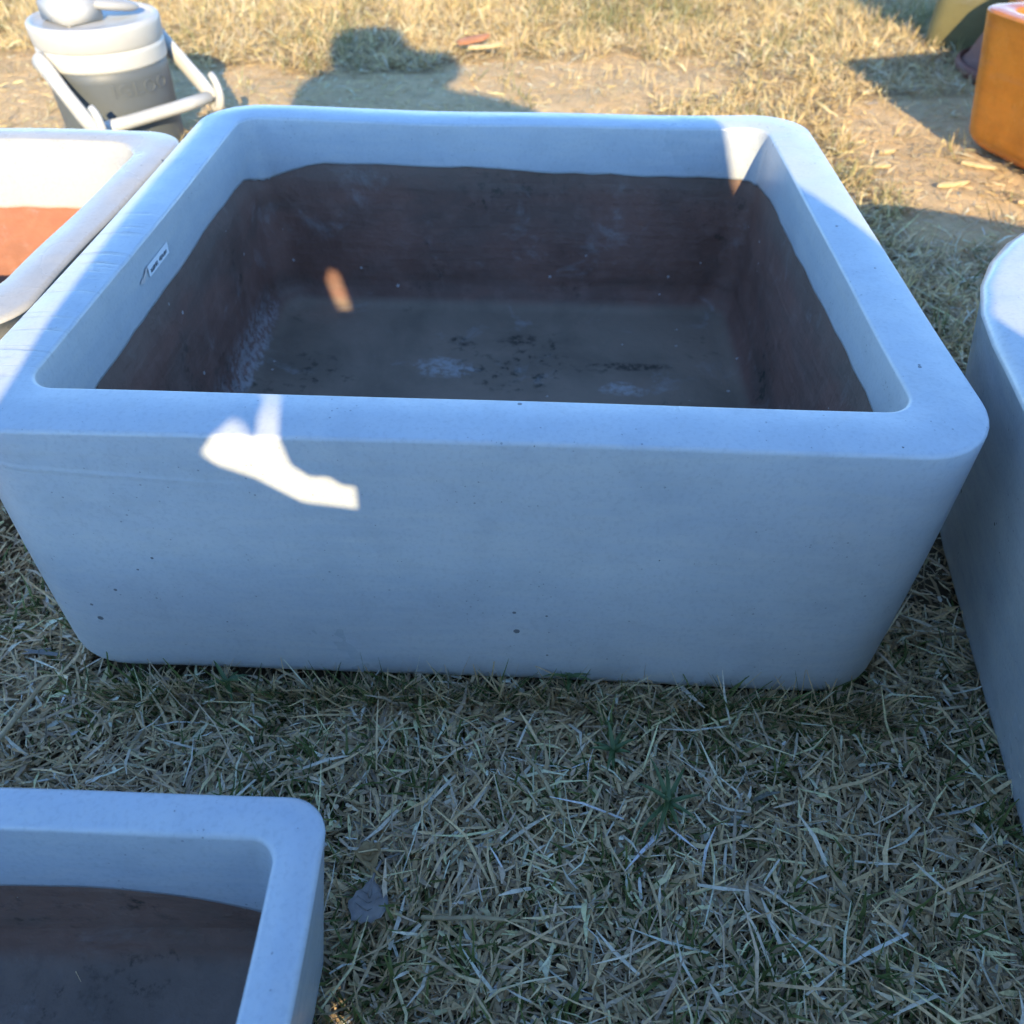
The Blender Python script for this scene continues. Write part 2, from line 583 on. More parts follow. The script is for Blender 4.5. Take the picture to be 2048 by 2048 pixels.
def planter(name, label, cat, loc, rz, W, D, h, t, rc, ri, taper, glaze, clay, bound, floor=0.05, belly=0.0,
            amp=0.0012, seed=0.0, edge=0.007, bottom_r=0.035, in_taper=0.012, fillet=0.03, group=None, lean=0.0, rc_base=None):
    root = empty(name, loc, rz, label, cat, group)
    hw, hd = W / 2, D / 2

    def outer_inset(z):
        f = z / h
        return taper * (1 - f) - belly * math.sin(math.pi * min(1, max(0, f)))

    rows = []

    def add(lst, inset, z, rad, a=amp):
        ring = []
        if rc_base and lst is rows and len(rows) < 22:
            rad = rc_base + (rc - rc_base) * min(1, z / h)
        for (x, y) in rrect(hw - inset, hd - inset, rad):
            dx = wob((x * 0.9, y, z), a, seed)
            dz = wob((x, y, 0.3), a * 0.9, seed + 2.2) if z > h * 0.5 else 0
            l = math.hypot(x, y)
            ring.append((x + dx * x / l + lean * (1 - z / h) * max(0, -x / hw), y + dx * y / l, z + dz * (z / h)))
        lst.append(ring)

    b0 = outer_inset(bottom_r)
    for k, (di, z) in enumerate(((bottom_r + .08, .001), (bottom_r + .004, .001))):
        add(rows, b0 + di, z, rc, 0)
    for k in range(1, 8):
        a = R(90 * k / 7)
        add(rows, b0 + bottom_r * (1 - math.sin(a)), bottom_r * (1 - math.cos(a)) + .001, rc, amp)
    zt = h - edge * 1.2
    for k in range(1, 13):
        z = bottom_r + (zt - bottom_r) * k / 12
        add(rows, outer_inset(z), z, rc)
    for k in range(1, 7):
        a = R(90 * k / 6)
        add(rows, edge * (1 - math.cos(a)), zt + edge * 1.2 * math.sin(a), rc)
    for k in range(1, 5):
        f = k / 5
        add(rows, edge + (t - 2 * edge) * f, h + 0.0022 * math.sin(math.pi * f), rc + (ri - rc) * f)
    for k in range(0, 7):
        a = R(90 * k / 6)
        add(rows, t - edge * (1 - math.sin(a)), h - edge * (1 - math.cos(a)), ri)

    # glazed band of the inside, down to the wandering edge of the glaze
    def inner_pt(k, z):
        f = (h - edge - z) / (h - edge - floor)
        return t + in_taper * f

    base_ring = rrect(hw - t, hd - t, ri)
    bz = [bound(x, y) for (x, y) in base_ring]
    n = len(base_ring)

    def inner_ring(frac, extra=0.0, dz=0.0):
        ring = []
        rings = {}
        for k in range(n):
            z = (h - edge) + (bz[k] - (h - edge)) * frac + dz
            ins = inner_pt(k, z) + extra
            key = round(ins, 4)
            if key not in rings:
                rings[key] = rrect(hw - ins, hd - ins, ri + 0.25 * (ins - t))
            x, y = rings[key][k]
            dx = wob((x * 0.9, y, z), amp * (1 - .5 * frac), seed)
            l = math.hypot(x, y)
            ring.append((x + dx * x / l, y + dx * y / l, z))
        return ring
    for f in (0.25, 0.5, 0.75, 0.94):
        rows.append(inner_ring(f))
    rows.append(inner_ring(1.0, extra=-0.0006))
    rows.append(inner_ring(1.0, extra=-0.003, dz=-0.0006))
    V, F = rows_mesh(rows, close_first=True)
    body = mesh_obj('glazed_body', V, F, glaze, root)

    # bare clay lining
    lr = [inner_ring(0.9, extra=-0.0022), inner_ring(1.0, extra=-0.002)]
    zb = min(bz)
    for k in range(1, 15):
        f = k / 14
        ring = []
        rings = {}
        for i in range(n):
            z = bz[i] + (floor + fillet - bz[i]) * f
            ins = inner_pt(i, z) - 0.002
            key = round(ins, 4)
            if key not in rings:
                rings[key] = rrect(hw - ins, hd - ins, ri + 0.25 * (ins - t) + .01 * f)
            x, y = rings[key][i]
            dx = wob((x * 1.3, y * 1.4, z * 5), amp * 1.2, seed + 5)
            l = math.hypot(x, y)
            ring.append((x + dx * x / l, y + dx * y / l, z))
        lr.append(ring)
    ins0 = t + in_taper
    for k in range(1, 8):
        a = R(90 * k / 7)
        ring = []
        for (x, y) in rrect(hw - ins0 - fillet * (1 - math.cos(a)), hd - ins0 - fillet * (1 - math.cos(a)), ri + .02):
            ring.append((x, y, floor + fillet * (1 - math.sin(a))))
        lr.append(ring)
    for k in range(1, 9):
        s = 1 - k / 9
        ring = []
        hw2, hd2 = hw - ins0 - fillet, hd - ins0 - fillet
        for (x, y) in rrect(hw2 * s + .01, hd2 * s + .01, (ri + .02) * s + .004):
            ring.append((x, y, floor + wob((x * 1.5, y * 1.5, 0), 0.0012, seed + 9)))
        lr.append(ring)
    V, F = rows_mesh(lr, close_last=True)
    mesh_obj('clay_lining', V, F, clay, root)
    return root


def wave(x, y, s=0.0):
    return (0.0008 * math.sin(14 * x + 9 * y + s) + 0.0006 * math.sin(37 * x - 29 * y + 2 * s)
            + 0.0006 * math.sin(83 * x + 71 * y + s))


def bound_main(x, y):
    # local axes: +x right, +y away
    z = 0.275 + wave(x, y)
    kb = min(1, max(0, (y - 0.25) / 0.08))
    kr = min(1, max(0, (x - 0.25) / 0.08))
    z += kb * (0.005 - 0.012 * (x + 0.3) / 0.6)
    z += kr * (1 - kb) * 0.012 * (1 - min(1, max(0, (y + 0.2) / 0.5)))
    d = math.hypot(x + 0.37, y - 0.345)
    z -= 0.028 * math.exp(-(d / 0.05) ** 2)
    z += random.Random(int(x * 4000) * 7919 + int(y * 4000)).uniform(-.0011, .0011)
    return z


main = planter('planter', 'large pale blue glazed rectangular planter in the centre, empty, bare clay inside', 'planter',
               (-0.0287, 0.9154, 0.0), -0.0363, 0.8812, 0.8019, 0.3398, 0.0595, 0.075, 0.028, 0.004,
               M_GLAZE, M_CLAY, bound_main, floor=0.055, bottom_r=0.028, belly=0.002, seed=1.0, amp=0.0019, edge=0.0038, lean=-0.016)

left_p = planter('planter', 'white glazed planter in full sun with orange clay inside, at the left edge', 'planter',
                 (-0.810, 1.01, 0.0), -0.04, 0.64, 0.56, 0.32, 0.052, 0.06, 0.055, 0.16,
                 M_WHITE, M_CLAY2, lambda x, y: 0.238 + wave(x, y, 2.0), floor=0.045, seed=3.0, amp=0.0022, edge=0.006, in_taper=0.14)

small_p = planter('planter', 'small pale blue planter with wavy rim in the bottom left corner', 'planter',
                  (-0.395, 0.04, 0.0), -0.01, 0.525, 0.50, 0.20, 0.033, 0.03, 0.018, 0.028,
                  M_GLAZE3, M_CLAY3,
                  lambda x, y: 0.122 + 0.5 * wave(x, y, 4.0) - 0.045 * max(0, (x - 0.05) / 0.18) ** 2,
                  floor=0.022, seed=6.0, amp=0.003, edge=0.0055, bottom_r=0.02, fillet=0.03)


oval_p = planter('planter', 'big round-cornered pale blue planter at the right edge beside the large rectangular one', 'planter',
                 (0.866, 0.455, 0.0), R(-9.5), 0.90, 1.10, 0.352, 0.075, 0.42, 0.36, 0.085,
                 M_GLAZE2, M_CLAY, lambda x, y: 0.25 + wave(x, y, 3.0), floor=0.05, seed=4.0, amp=0.0018, edge=0.011, bottom_r=0.03, in_taper=0.07, rc_base=0.26)

# sticker on the inner left wall of the big planter
def sticker():
    t = NT('sticker_paper')
    t.b.inputs['Base Color'].default_value = (0.8, 0.82, 0.85, 1)
    t.b.inputs['Roughness'].default_value = 0.5
    k = NT('sticker_ink')
    k.b.inputs['Base Color'].default_value = (0.12, 0.14, 0.17, 1)
    g = NT('sticker_residue')
    g.b.inputs['Base Color'].default_value = (0.62, 0.56, 0.53, 1)
    inv = Matrix.Rotation(0.0363, 4, 'Z') @ Matrix.Translation((0.0287, -0.9154, 0))
    o = inv @ Vector((-0.409, 0.885, 0.311))
    x0 = -0.8812 / 2 + 0.0595 + 0.0035
    bm = bmesh.new()
    L, Hh = 0.031, 0.0065
    vs = [bm.verts.new((0, dy, dz)) for dy, dz in ((-L, -Hh), (L, -Hh), (L, Hh), (-L, Hh))]
    f = bm.faces.new(vs)
    r = bmesh.ops.extrude_face_region(bm, geom=[f])
    for v in r['geom']:
        if isinstance(v, bmesh.types.BMVert):
            v.co.x += 0.0006
    s = bm_obj('sticker', bm, t.m, main, False)
    s.location = (x0, o.y, 0.311)
    s.rotation_euler = (0.0, R(3.0), 0)
    bm = bmesh.new()
    random.seed(3)
    y = -L + .006
    while y < L - .007:
        if not (-0.004 < y < 0.001):
            w = random.uniform(.0012, .0026)
            b = bmesh.ops.create_cube(bm, size=1)
            bmesh.ops.scale(bm, verts=b['verts'], vec=(.0003, w, random.uniform(.003, .0052)))
            bmesh.ops.translate(bm, verts=b['verts'], vec=(.0008, y, -.0012 + random.uniform(-.0005, .0005)))
            y += w
        y += .0011
    bm_obj('printed_line', bm, k.m, s, False)
    bm = bmesh.new()
    vs = [bm.verts.new((.0005, a, b)) for a, b in ((-.056, -.002), (-.047, -.005), (-.034, .003), (-.03, .0075), (-.036, .0065), (-.046, 0.001), (-.053, .001))]
    bm.faces.new(vs)
    bm_obj('torn_residue', bm, g.m, s, False)


sticker()


# ------------------------------------------------------------------ orange and olive pots, far right
orange = planter('planter', 'glossy orange glazed planter at the top right edge', 'planter',
                 (1.475, 1.98, 0.0), R(16), 0.64, 0.66, 0.30, 0.05, 0.06, 0.04, 0.045,
                 M_ORANGE, M_CLAY2, lambda x, y: 0.21 + wave(x, y, 1.0), floor=0.045, seed=8.0, bottom_r=0.05, amp=0.002)
olive = planter('planter', 'dull olive green planter behind the orange one at the top right', 'planter',
                (1.65, 3.08, 0.0), R(-28), 0.50, 0.35, 0.31, 0.045, 0.04, 0.03, 0.0,
                M_OLIVE, M_CLAY, lambda x, y: 0.24 + wave(x, y, 5.0), floor=0.045, seed=9.0, bottom_r=0.012)


def bell_pot():
    root = empty('upturned_pot', (1.60, 2.74, 0.0), 0, 'upturned orange pot with its shaded lower wall painted brown, between the orange and olive planters', 'pot')
    prof = [(.235, .0), (.24, .008), (.237, .03), (.222, .045), (.205, .1), (.17, .2), (.14, .27), (.128, .283), (.1, .288), (.03, .286), (0, .286)]
    brown = glaze_mat('shadow_brown_glaze', (0.13, 0.045, 0.03), (0.17, 0.065, 0.045), 0.75, seed=6.6)  # brown stands in for the orange planter's shadow on the lower wall
    V, F = lathe([(0.22, 0.0)] + prof[:5] + [(.186, .152)], 72)
    mesh_obj('lower_wall', V, F, brown, root)
    V, F = lathe([(.186, .150), (.19, .153), (.187, .158)] + prof[5:], 72)
    mesh_obj('upper_wall', V, F, M_ORANGE, root)
    V, F = lathe([(.245, .012), (.249, .02), (.247, .038), (.24, .044), (.236, .04)], 72)
    mesh_obj('rim', V, F, brown, root)
    root.scale = (1, 1, 0.8)


bell_pot()


# ------------------------------------------------------------------ water jug
def jug():
    P0 = Vector((-0.968, 2.15, 0.0))
    A = R(52)
    root = empty('water_jug', P0, A, 'grey and white insulated water jug with white hooked bail handle', 'jug')
    # local axes: -y is the lettered front
    M_W = plastic('jug_white', (0.50, 0.50, 0.47), 0.4, 0.12)
    M_WL = plastic('jug_white_lid', (0.46, 0.46, 0.44), 0.45, 0.15)
    M_G = plastic('jug_grey', (0.098, 0.112, 0.12), 0.5, 0.25)
    r, h = 0.145, 0.335
    V, F = lathe([(0, .002), (r * .92, .002), (r * .965, .006), (r * .98, .02), (r * .985, .08), (r * 1.0, .2), (r * 1.01, .236), (r * .9, .24)], 72)
    mesh_obj('body', V, F, M_G, root)
    V, F = lathe([(r * .99, .226), (r * 1.025, .229), (r * 1.033, .235), (r * 1.04, .262), (r * 1.04, .27), (r * 1.02, .274), (r * .95, .275)], 72)
    mesh_obj('collar', V, F, M_W, root)
    V, F = lathe([(r * .97, .270), (r * 1.02, .275), (r * 1.045, .281), (r * 1.06, .318), (r * 1.055, .328), (r * 1.02, .334), (r * .98, .334), (r * .955, .329),
                  (r * .93, .324), (r * .5, .325), (0, .326)], 72)
    lid = mesh_obj('lid', V, F, M_WL, root)
    # raised block and flip spout on the lid
    bm = bmesh.new()
    b = bmesh.ops.create_cube(bm, size=1)
    bmesh.ops.scale(bm, verts=b['verts'], vec=(.10, .12, .056))
    bmesh.ops.translate(bm, verts=b['verts'], vec=(-.040, .022, .35))
    bmesh.ops.bevel(bm, geom=bm.edges[:] + bm.verts[:], offset=.007, segments=3, affect='EDGES')
    bm_obj('spout_block', bm, M_WL, lid)
    V, F = lathe([(0, .0), (.026, .0), (.033, .004), (.035, .011), (.03, .018), (.016, .022), (0, .023)], 40)
    sp = mesh_obj('spout_cap', [(x * 1.3, y * .85, z) for x, y, z in V], F, plastic('jug_spout', (0.34, 0.34, 0.33), 0.4), lid)
    sp.location = (.04, -.03, .343)
    sp.scale = (1.35, 1.35, 1.2)
    sp.rotation_euler = (R(-6), R(10), R(-18))
    V, F = tube([(.0, .01, .345), (.02, -.01, .36), (.04, -.03, .366)], .012, 10, .5)
    mesh_obj('spout_hinge', V, F, M_WL, lid)
    # embossed lettering on the front
    cu = bpy.data.curves.new('lettering', 'FONT')
    cu.body = 'IGLOO'
    cu.size = 0.047
    cu.extrude = 0.0022
    cu.bevel_depth = 0.0006
    cu.align_x = 'CENTER'
    cu.space_character = 1.12
    tmp = bpy.data.objects.new('tmp', cu)
    col.objects.link(tmp)
    dg = bpy.context.evaluated_depsgraph_get()
    me = bpy.data.meshes.new_from_object(tmp.evaluated_get(dg))
    bpy.data.objects.remove(tmp)
    bm = bmesh.new()
    bm.from_mesh(me)
    bmesh.ops.subdivide_edges(bm, edges=[e for e in bm.edges if e.calc_length() > .012], cuts=3)
    for v in bm.verts:
        x, y, z = v.co
        zz = .165 + y
        rr = r * (0.985 + 0.015 * (zz - .08) / .12) + z - .0005
        an = x / r
        v.co = (rr * math.sin(an), -rr * math.cos(an), zz)
    bm_obj('lettering', bm, M_G, root, False)
    # bail handle swung to the front
    bail = empty_child('bail_handle', root)
    L, dn = 0.215, R(38)
    hx = r + .017
    zp = .252

    def pt(x, s, off=0.0):
        return Vector((x, -s * math.cos(dn) + off * math.sin(dn) * -1, zp - s * math.sin(dn) + off * math.cos(dn)))
    for sx in (-1, 1):
        pr = bmesh.new()
        path = [pt(sx * hx, -.012), pt(sx * hx, .02), pt(sx * (hx + .004), .1), pt(sx * (hx + .006), L * .8), pt(sx * (hx + .006), L + .012)]
        V, F = tube(path, [.028, .028, .025, .026, .022], 14, .55, up=(1, 0, 0))
        arm = mesh_obj('handle_arm', V, F, M_W, root)
        pr.free()
        V, F = tube([pt(sx * (hx + .012), .03), pt(sx * (hx + .0145), .1), pt(sx * (hx + .0155), L * .75)], [.008, .009, .008], 8, .5, up=(1, 0, 0))
        mesh_obj('stiffening_rib', V, F, M_W, arm)
        V, F = lathe([(0, -.006), (.018, -.006), (.02, -.002), (.02, .006), (.015, .01), (0, .011)], 28)
        piv = mesh_obj('pivot', [(sx * (hx + .002) + sx * z, x * 1 + pt(0, 0).y, y + zp) for x, y, z in V], F, M_W, root)
        # fence hook curling up past the bar
        c = pt(sx * (hx + .006), L)
        path = []
        for k in range(0, 11):
            a = R(-70 + 190 * k / 10)
            path.append(Vector((sx * (hx + .006), c.y - .040 * math.cos(a) + .004, c.z + .016 + .040 * math.sin(a) * 1.3)))
        path = [c + Vector((0, 0.012, 0.0))] + path[:8]
        V, F = tube(path, [.015, .0145, .014, .0135, .013, .0125, .012, .0115, .011][:len(path)], 10, .75, up=(1, 0, 0))
        mesh_obj('hook', V, F, M_W, arm)
    V, F = tube([pt(-hx - .004, L), pt(-hx * .5, L + .003), pt(hx * .5, L + .003), pt(hx + .004, L)], [.019, .02, .02, .019], 14, .85)
    mesh_obj('grip_bar', V, F, M_W, root)
    bpy.data.objects.remove(bail)
    root.scale = (0.94, 0.94, 0.84)


def empty_child(name, parent):
    o = bpy.data.objects.new(name, None)
    return link(o, parent)


jug()

# ------------------------------------------------------------------ grass and litter
FOOT = [((-0.0287, 0.9154), -0.0363, 0.43, 0.392), ((-0.806, 1.0), -0.04, 0.17, 0.15), ((-0.395, 0.04), -0.01, 0.225, 0.215),
        ((1.53, 1.98), R(10), 0.27, 0.28), ((1.65, 3.08), R(-28), 0.25, 0.175)]


def outside(x, y, pad=0.0):
    ok = np.ones(len(x), bool)
    for (cx, cy), a, hw, hd in FOOT:
        dx, dy = x - cx, y - cy
        u = dx * math.cos(-a) - dy * math.sin(-a)
        v = dx * math.sin(-a) + dy * math.cos(-a)
        ok &= ~((np.abs(u) < hw + pad) & (np.abs(v) < hd + pad))
    dx, dy, a = x - .866, y - .455, R(9.5)
    u, v = dx * math.cos(a) - dy * math.sin(a), dx * math.sin(a) + dy * math.cos(a)
    ok &= (np.abs(u) / (.35 + pad)) ** 3 + (np.abs(v) / (.45 + pad)) ** 3 > 1
    ok &= np.hypot(x + .955, y - 2.15) > .13 + pad
    ok &= np.hypot(x - 1.60, y - 2.74) > .23 + pad
    return ok


def blades(x, y, z0, length, width, az, tilt, curl, colr, twist=None):
    """each blade: base pair, middle pair, tip; returns verts, loops, starts, colours"""
    n = len(x)
    d = np.stack([np.cos(az) * np.cos(tilt), np.sin(az) * np.cos(tilt), np.sin(tilt)], -1)
    side = np.stack([-np.sin(az), np.cos(az), np.zeros(n)], -1)
    if twist is not None:
        up = np.cross(d, side)
        side = side * np.cos(twist)[:, None] + up * np.sin(twist)[:, None]
    base = np.stack([x, y, z0], -1)
    bend = np.stack([np.cos(az) * .3, np.sin(az) * .3, -np.ones(n)], -1) * (curl * length)[:, None]
    mid = base + d * (length * .55)[:, None] + bend * .3
    tip = base + d * length[:, None] + bend
    sb = (rng.normal(0, .16, n) * length)[:, None] * np.stack([-np.sin(az), np.cos(az), np.zeros(n)], -1)
    mid = mid + sb * .15
    tip = tip + sb
    w = width[:, None] * .5
    V = np.stack([base - side * w * .8, base + side * w * .8, mid + side * w, mid - side * w, tip + side * w * .25, tip - side * w * .25], 1)
    V[:, :, 2] = np.maximum(V[:, :, 2], gz(V[:, :, 0], V[:, :, 1]) + .0008)
    o = (np.arange(n) * 6)[:, None]
    q1 = o + np.array([0, 1, 2, 3])
    q2 = o + np.array([3, 2, 4, 5])
    loops = np.stack([q1, q2], 1).reshape(-1)
    starts = np.arange(2 * n) * 4
    C = np.repeat(colr[:, None, :], 6, 1)
    C[:, 0:2] *= 0.88
    return V.reshape(-1, 3), loops, starts, C.reshape(-1, 3)


def straw_colour(n, bright=1.0, near=False):
    a = np.array([0.71, 0.55, 0.25])
    b = np.array([0.50, 0.36, 0.185])
    c = np.array([0.82, 0.69, 0.43])
    if near:
        a, b, c = np.array([.80, .60, .33]), np.array([.47, .345, .2]), np.array([.88, .76, .52])
    t = rng.random(n)[:, None]
    k = a * (1 - t) + b * t
    hi = rng.random(n) < 0.13
    k[hi] = c * rng.uniform(.85, 1.1, (hi.sum(), 1))
    gy_ = rng.random(n) < 0.2
    k[gy_] = k[gy_] * .45 + np.array([.42, .35, .29]) * .55
    return np.minimum(k * rng.uniform(.72, 1.22, (n, 1)) * bright, .86)


def green_colour(n):
    a = np.array([0.085, 0.14, 0.04])
    b = np.array([0.2, 0.24, 0.08])
    t = rng.random(n)[:, None]
    return (a * (1 - t) + b * t) * rng.uniform(.75, 1.25, (n, 1))


def leaf_mat(name, trans=0.25):
    t = NT(name)
    at = t.n('ShaderNodeAttribute', attribute_name='tint')
    v = t.coord('Object')
    c = t.mix(t.math('MULTIPLY', t.sstep(t.noise(v, 260.0, 2), .4, .75), .35), at.outputs['Color'], (0.16, 0.12, 0.07))
    t.l(c, t.b.inputs['Base Color'])
    t.b.inputs['Roughness'].default_value = 0.6
    t.b.inputs['Specular IOR Level'].default_value = 0.25
    tr = t.n('ShaderNodeBsdfTranslucent')
    t.l(c, tr.inputs[0])
    mx = t.n('ShaderNodeMixShader')
    mx.inputs[0].default_value = trans
    t.l(t.b.outputs[0], mx.inputs[1])
    t.l(tr.outputs[0], mx.inputs[2])
    t.l(mx.outputs[0], t.out.inputs[0])
    return t.m


M_STRAW = leaf_mat('straw', 0.15)
M_GREEN = leaf_mat('grass_blade', 0.3)


def scatter(n, x0, x1, y0, y1):
    return rng.uniform(x0, x1, n), rng.uniform(y0, y1, n)


def stuff(name, parts, mat, label, cat):
    Vs, Ls, Ss, Cs = [], [], [], []
    ov = ol = 0
    for V, L, S, C in parts:
        Vs.append(V)
        Ls.append(L + ov)
        Ss.append(S + ol)
        Cs.append(C)
        ov += len(V)
        ol += len(L)
    o = fast_mesh(name, np.concatenate(Vs), np.concatenate(Ls), np.concatenate(Ss), mat, np.concatenate(Cs))
    link(o)
    o['kind'] = 'stuff'
    o['label'] = label
    o['category'] = cat
    return o


def keep(mask, *arrs):
    return [a[mask] for a in arrs]


N = rng.normal
U = rng.uniform
# --- near: matted clippings, in layers, plus standing stubble
parts_straw, parts_green = [], []


def near_zone(n):
    xs, ys = [], []
    for (k, x0, x1, y0, y1) in ((.80, -1.0, 1.1, -.25, .62), (.10, -1.1, -.44, .5, 1.45), (.10, .36, 1.2, .5, 1.6)):
        a, b = scatter(int(n * k), x0, x1, y0, y1)
        xs.append(a)
        ys.append(b)
    x, y = np.concatenate(xs), np.concatenate(ys)
    m = outside(x, y)
    return x[m], y[m]


# thatch: short broken pieces lying flat, combed into loose swirls
def swirl(x, y, n):
    base = 2 * math.pi * (vnoise(x, y, 9.0, 21) * 1.3 + vnoise(x, y, 22.0, 22) * .5)
    return np.where(rng.random(n) < .55, base + N(0, .5, n), U(0, 2 * math.pi, n)) + np.where(rng.random(n) < .5, math.pi, 0)


x, y = near_zone(125000)
n = len(x)
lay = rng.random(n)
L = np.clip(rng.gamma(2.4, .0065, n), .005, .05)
c = straw_colour(n, 1.3, True) * (0.42 + 0.68 * lay)[:, None]  # lower pieces coloured darker: decayed thatch, and shade painted into the gaps
dk = rng.random(n) < .22
c[dk] *= rng.uniform(.3, .7, (dk.sum(), 1))
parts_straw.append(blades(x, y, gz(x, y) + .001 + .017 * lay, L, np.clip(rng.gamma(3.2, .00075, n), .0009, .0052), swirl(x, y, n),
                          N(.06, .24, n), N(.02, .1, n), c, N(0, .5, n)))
# broader leaf pieces, some bent
x, y = near_zone(16000)
n = len(x)
parts_straw.append(blades(x, y, gz(x, y) + U(.006, .012, n), U(.016, .045, n), U(.0022, .0048, n), swirl(x, y, n),
                          N(.08, .2, n), N(.05, .14, n), straw_colour(n, 1.2, True), N(0, .4, n)))
# longer loose straws on top
x, y = near_zone(5000)
n = len(x)
parts_straw.append(blades(x, y, gz(x, y) + U(.01, .024, n), U(.03, .08, n), U(.0012, .0032, n), U(0, 2 * math.pi, n),
                          N(.1, .25, n), N(.04, .12, n), straw_colour(n, 1.25, True), N(0, .5, n)))
# a few bleached ones
x, y = near_zone(1300)
n = len(x)
c = np.array([.84, .78, .62]) * rng.uniform(.85, 1.0, (n, 1))
parts_straw.append(blades(x, y, gz(x, y) + U(.014, .026, n), U(.012, .05, n), U(.0014, .004, n), U(0, 2 * math.pi, n),
                          N(.2, .3, n), N(.05, .15, n), c, N(0, .6, n)))
# standing stubble, straw coloured, in tufts
tx, ty = near_zone(6500)
cnt = rng.integers(4, 14, len(tx))
ti = np.repeat(np.arange(len(tx)), cnt)
n = len(ti)
x = tx[ti] + N(0, .0045, n)
y = ty[ti] + N(0, .0045, n)
taz = U(0, 2 * math.pi, len(tx))[ti]
parts_straw.append(blades(x, y, gz(x, y), U(.012, .04, n), U(.0012, .0034, n), taz + N(0, .8, n), U(.2, 1.15, n), N(.14, .14, n),
                          straw_colour(n, 1.0, True), N(0, .6, n)))
# green blades among them, patchy
tx, ty = near_zone(3400)
p = vnoise(tx, ty, 7.0, 5) * .7 + vnoise(tx, ty, 16.0, 6) * .3
m = p > U(.24, .62, len(tx))
tx, ty = tx[m], ty[m]
cnt = rng.integers(5, 16, len(tx))
ti = np.repeat(np.arange(len(tx)), cnt)
n = len(ti)
x = tx[ti] + N(0, .008, n)
y = ty[ti] + N(0, .008, n)
parts_green.append(blades(x, y, gz(x, y) + .002, U(.018, .05, n), U(.0015, .0036, n), U(0, 2 * math.pi, n), U(.25, 1.3, n), N(.12, .15, n),
                          green_colour(n), N(0, .5, n)))
# grass pushed up along the foot of the big planter
n = 1500
s = U(-.42, .42, n)
x = -.0287 + s + .015
y = .9154 - .0363 * s - .407 - np.abs(N(0, .014, n))
g = rng.random(n) < .3
c = straw_colour(n, 1.1, True)
c[g] = green_colour(g.sum())
parts_green.append(blades(x, y, gz(x, y), np.clip(rng.gamma(3., .017, n), .014, .075), U(.0013, .003, n), U(math.pi * .9, math.pi * 2.1, n), U(.7, 1.5, n), N(.1, .14, n), c, N(0, .5, n)))


tn = 26
ts = U(-.4, .42, tn)
ti = np.repeat(np.arange(tn), 13)
n = len(ti)
x = -.0287 + ts[ti] + .015 + N(0, .007, n)
y = .9154 - .0363 * ts[ti] - .412 - np.abs(N(0, .006, n))
g = rng.random(n) < .45
c = straw_colour(n, 1.1, True)
c[g] = green_colour(g.sum())
parts_green.append(blades(x, y, gz(x, y), U(.035, .075, n), U(.0014, .003, n), U(math.pi * .9, math.pi * 2.1, n), U(1.0, 1.5, n), N(.12, .14, n), c, N(0, .5, n)))


# --- far: sunny dry grass with bare soil patches
def far_zone(n, inv=False, y0=1.15, y1=4.6):
    x, y = scatter(n, -2.6, 2.6, y0, y1)
    b = bare(x, y)
    if inv:
        m = rng.random(len(x)) < np.clip(b * 1.0 + .1, 0, 1)
    else:
        m = rng.random(len(x)) > b * .93
    m &= outside(x, y, .01)
    return x[m], y[m]


x, y = far_zone(210000)
n = len(x)
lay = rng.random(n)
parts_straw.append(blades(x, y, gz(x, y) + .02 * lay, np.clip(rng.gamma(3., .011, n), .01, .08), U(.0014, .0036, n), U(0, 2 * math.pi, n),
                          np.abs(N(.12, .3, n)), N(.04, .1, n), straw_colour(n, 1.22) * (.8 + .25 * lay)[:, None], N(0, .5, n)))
tx, ty = far_zone(9000)
cnt = rng.integers(6, 16, len(tx))
ti = np.repeat(np.arange(len(tx)), cnt)
n = len(ti)
x = tx[ti] + N(0, .014, n)
y = ty[ti] + N(0, .014, n)
gp = (vnoise(x, y, 3.3, 8) * .6 + vnoise(x, y, 9.0, 9) * .4) > U(.34, .76, n)
hgt = U(.03, .07, n) * (1 + .6 * np.clip((y - 2.9) / 1.0, 0, 1))
c = straw_colour(n, 1.2)
parts_straw.append(blades(*keep(~gp, x, y, gz(x, y), hgt, U(.0014, .0034, n), U(0, 2 * math.pi, n), U(.35, 1.35, n), N(.15, .15, n), c, N(0, .6, n))))
c = green_colour(n) * .7 + straw_colour(n) * .35
parts_green.append(blades(*keep(gp, x, y, gz(x, y), hgt, U(.0014, .0036, n), U(0, 2 * math.pi, n), U(.4, 1.4, n), N(.15, .15, n), c, N(0, .6, n))))
# chips and straws on the bare soil
x, y = far_zone(45000, True)
n = len(x)
parts_straw.append(blades(x, y, gz(x, y) + U(.001, .006, n), np.clip(rng.gamma(2.2, .009, n), .004, .07), U(.0014, .005, n), U(0, 2 * math.pi, n),
                          N(.02, .1, n), N(.01, .05, n), straw_colour(n, 1.25), N(0, .4, n)))

stuff('dry_grass', parts_straw, M_STRAW, 'matted dry straw coloured grass and clippings covering the ground', 'grass')
stuff('green_grass', parts_green, M_GREEN, 'sparse green grass blades growing through the dry clippings', 'grass')


# ------------------------------------------------------------------ single small things on the ground
def flat_mat(name, c, c2, rough=.8):
    t = NT(name)
    v = t.coord('Object')
    n = t.noise(v, 60.0, 5, .65)
    t.l(t.mix(t.sstep(n, .35, .7), c, c2), t.b.inputs['Base Color'])
    t.b.inputs['Roughness'].default_value = rough
    t.l(t.bump(n, .5, .002), t.b.inputs['Normal'])
    return t.m


def tagged(o, label, cat):
    o['label'] = label
    o['category'] = cat
    return o


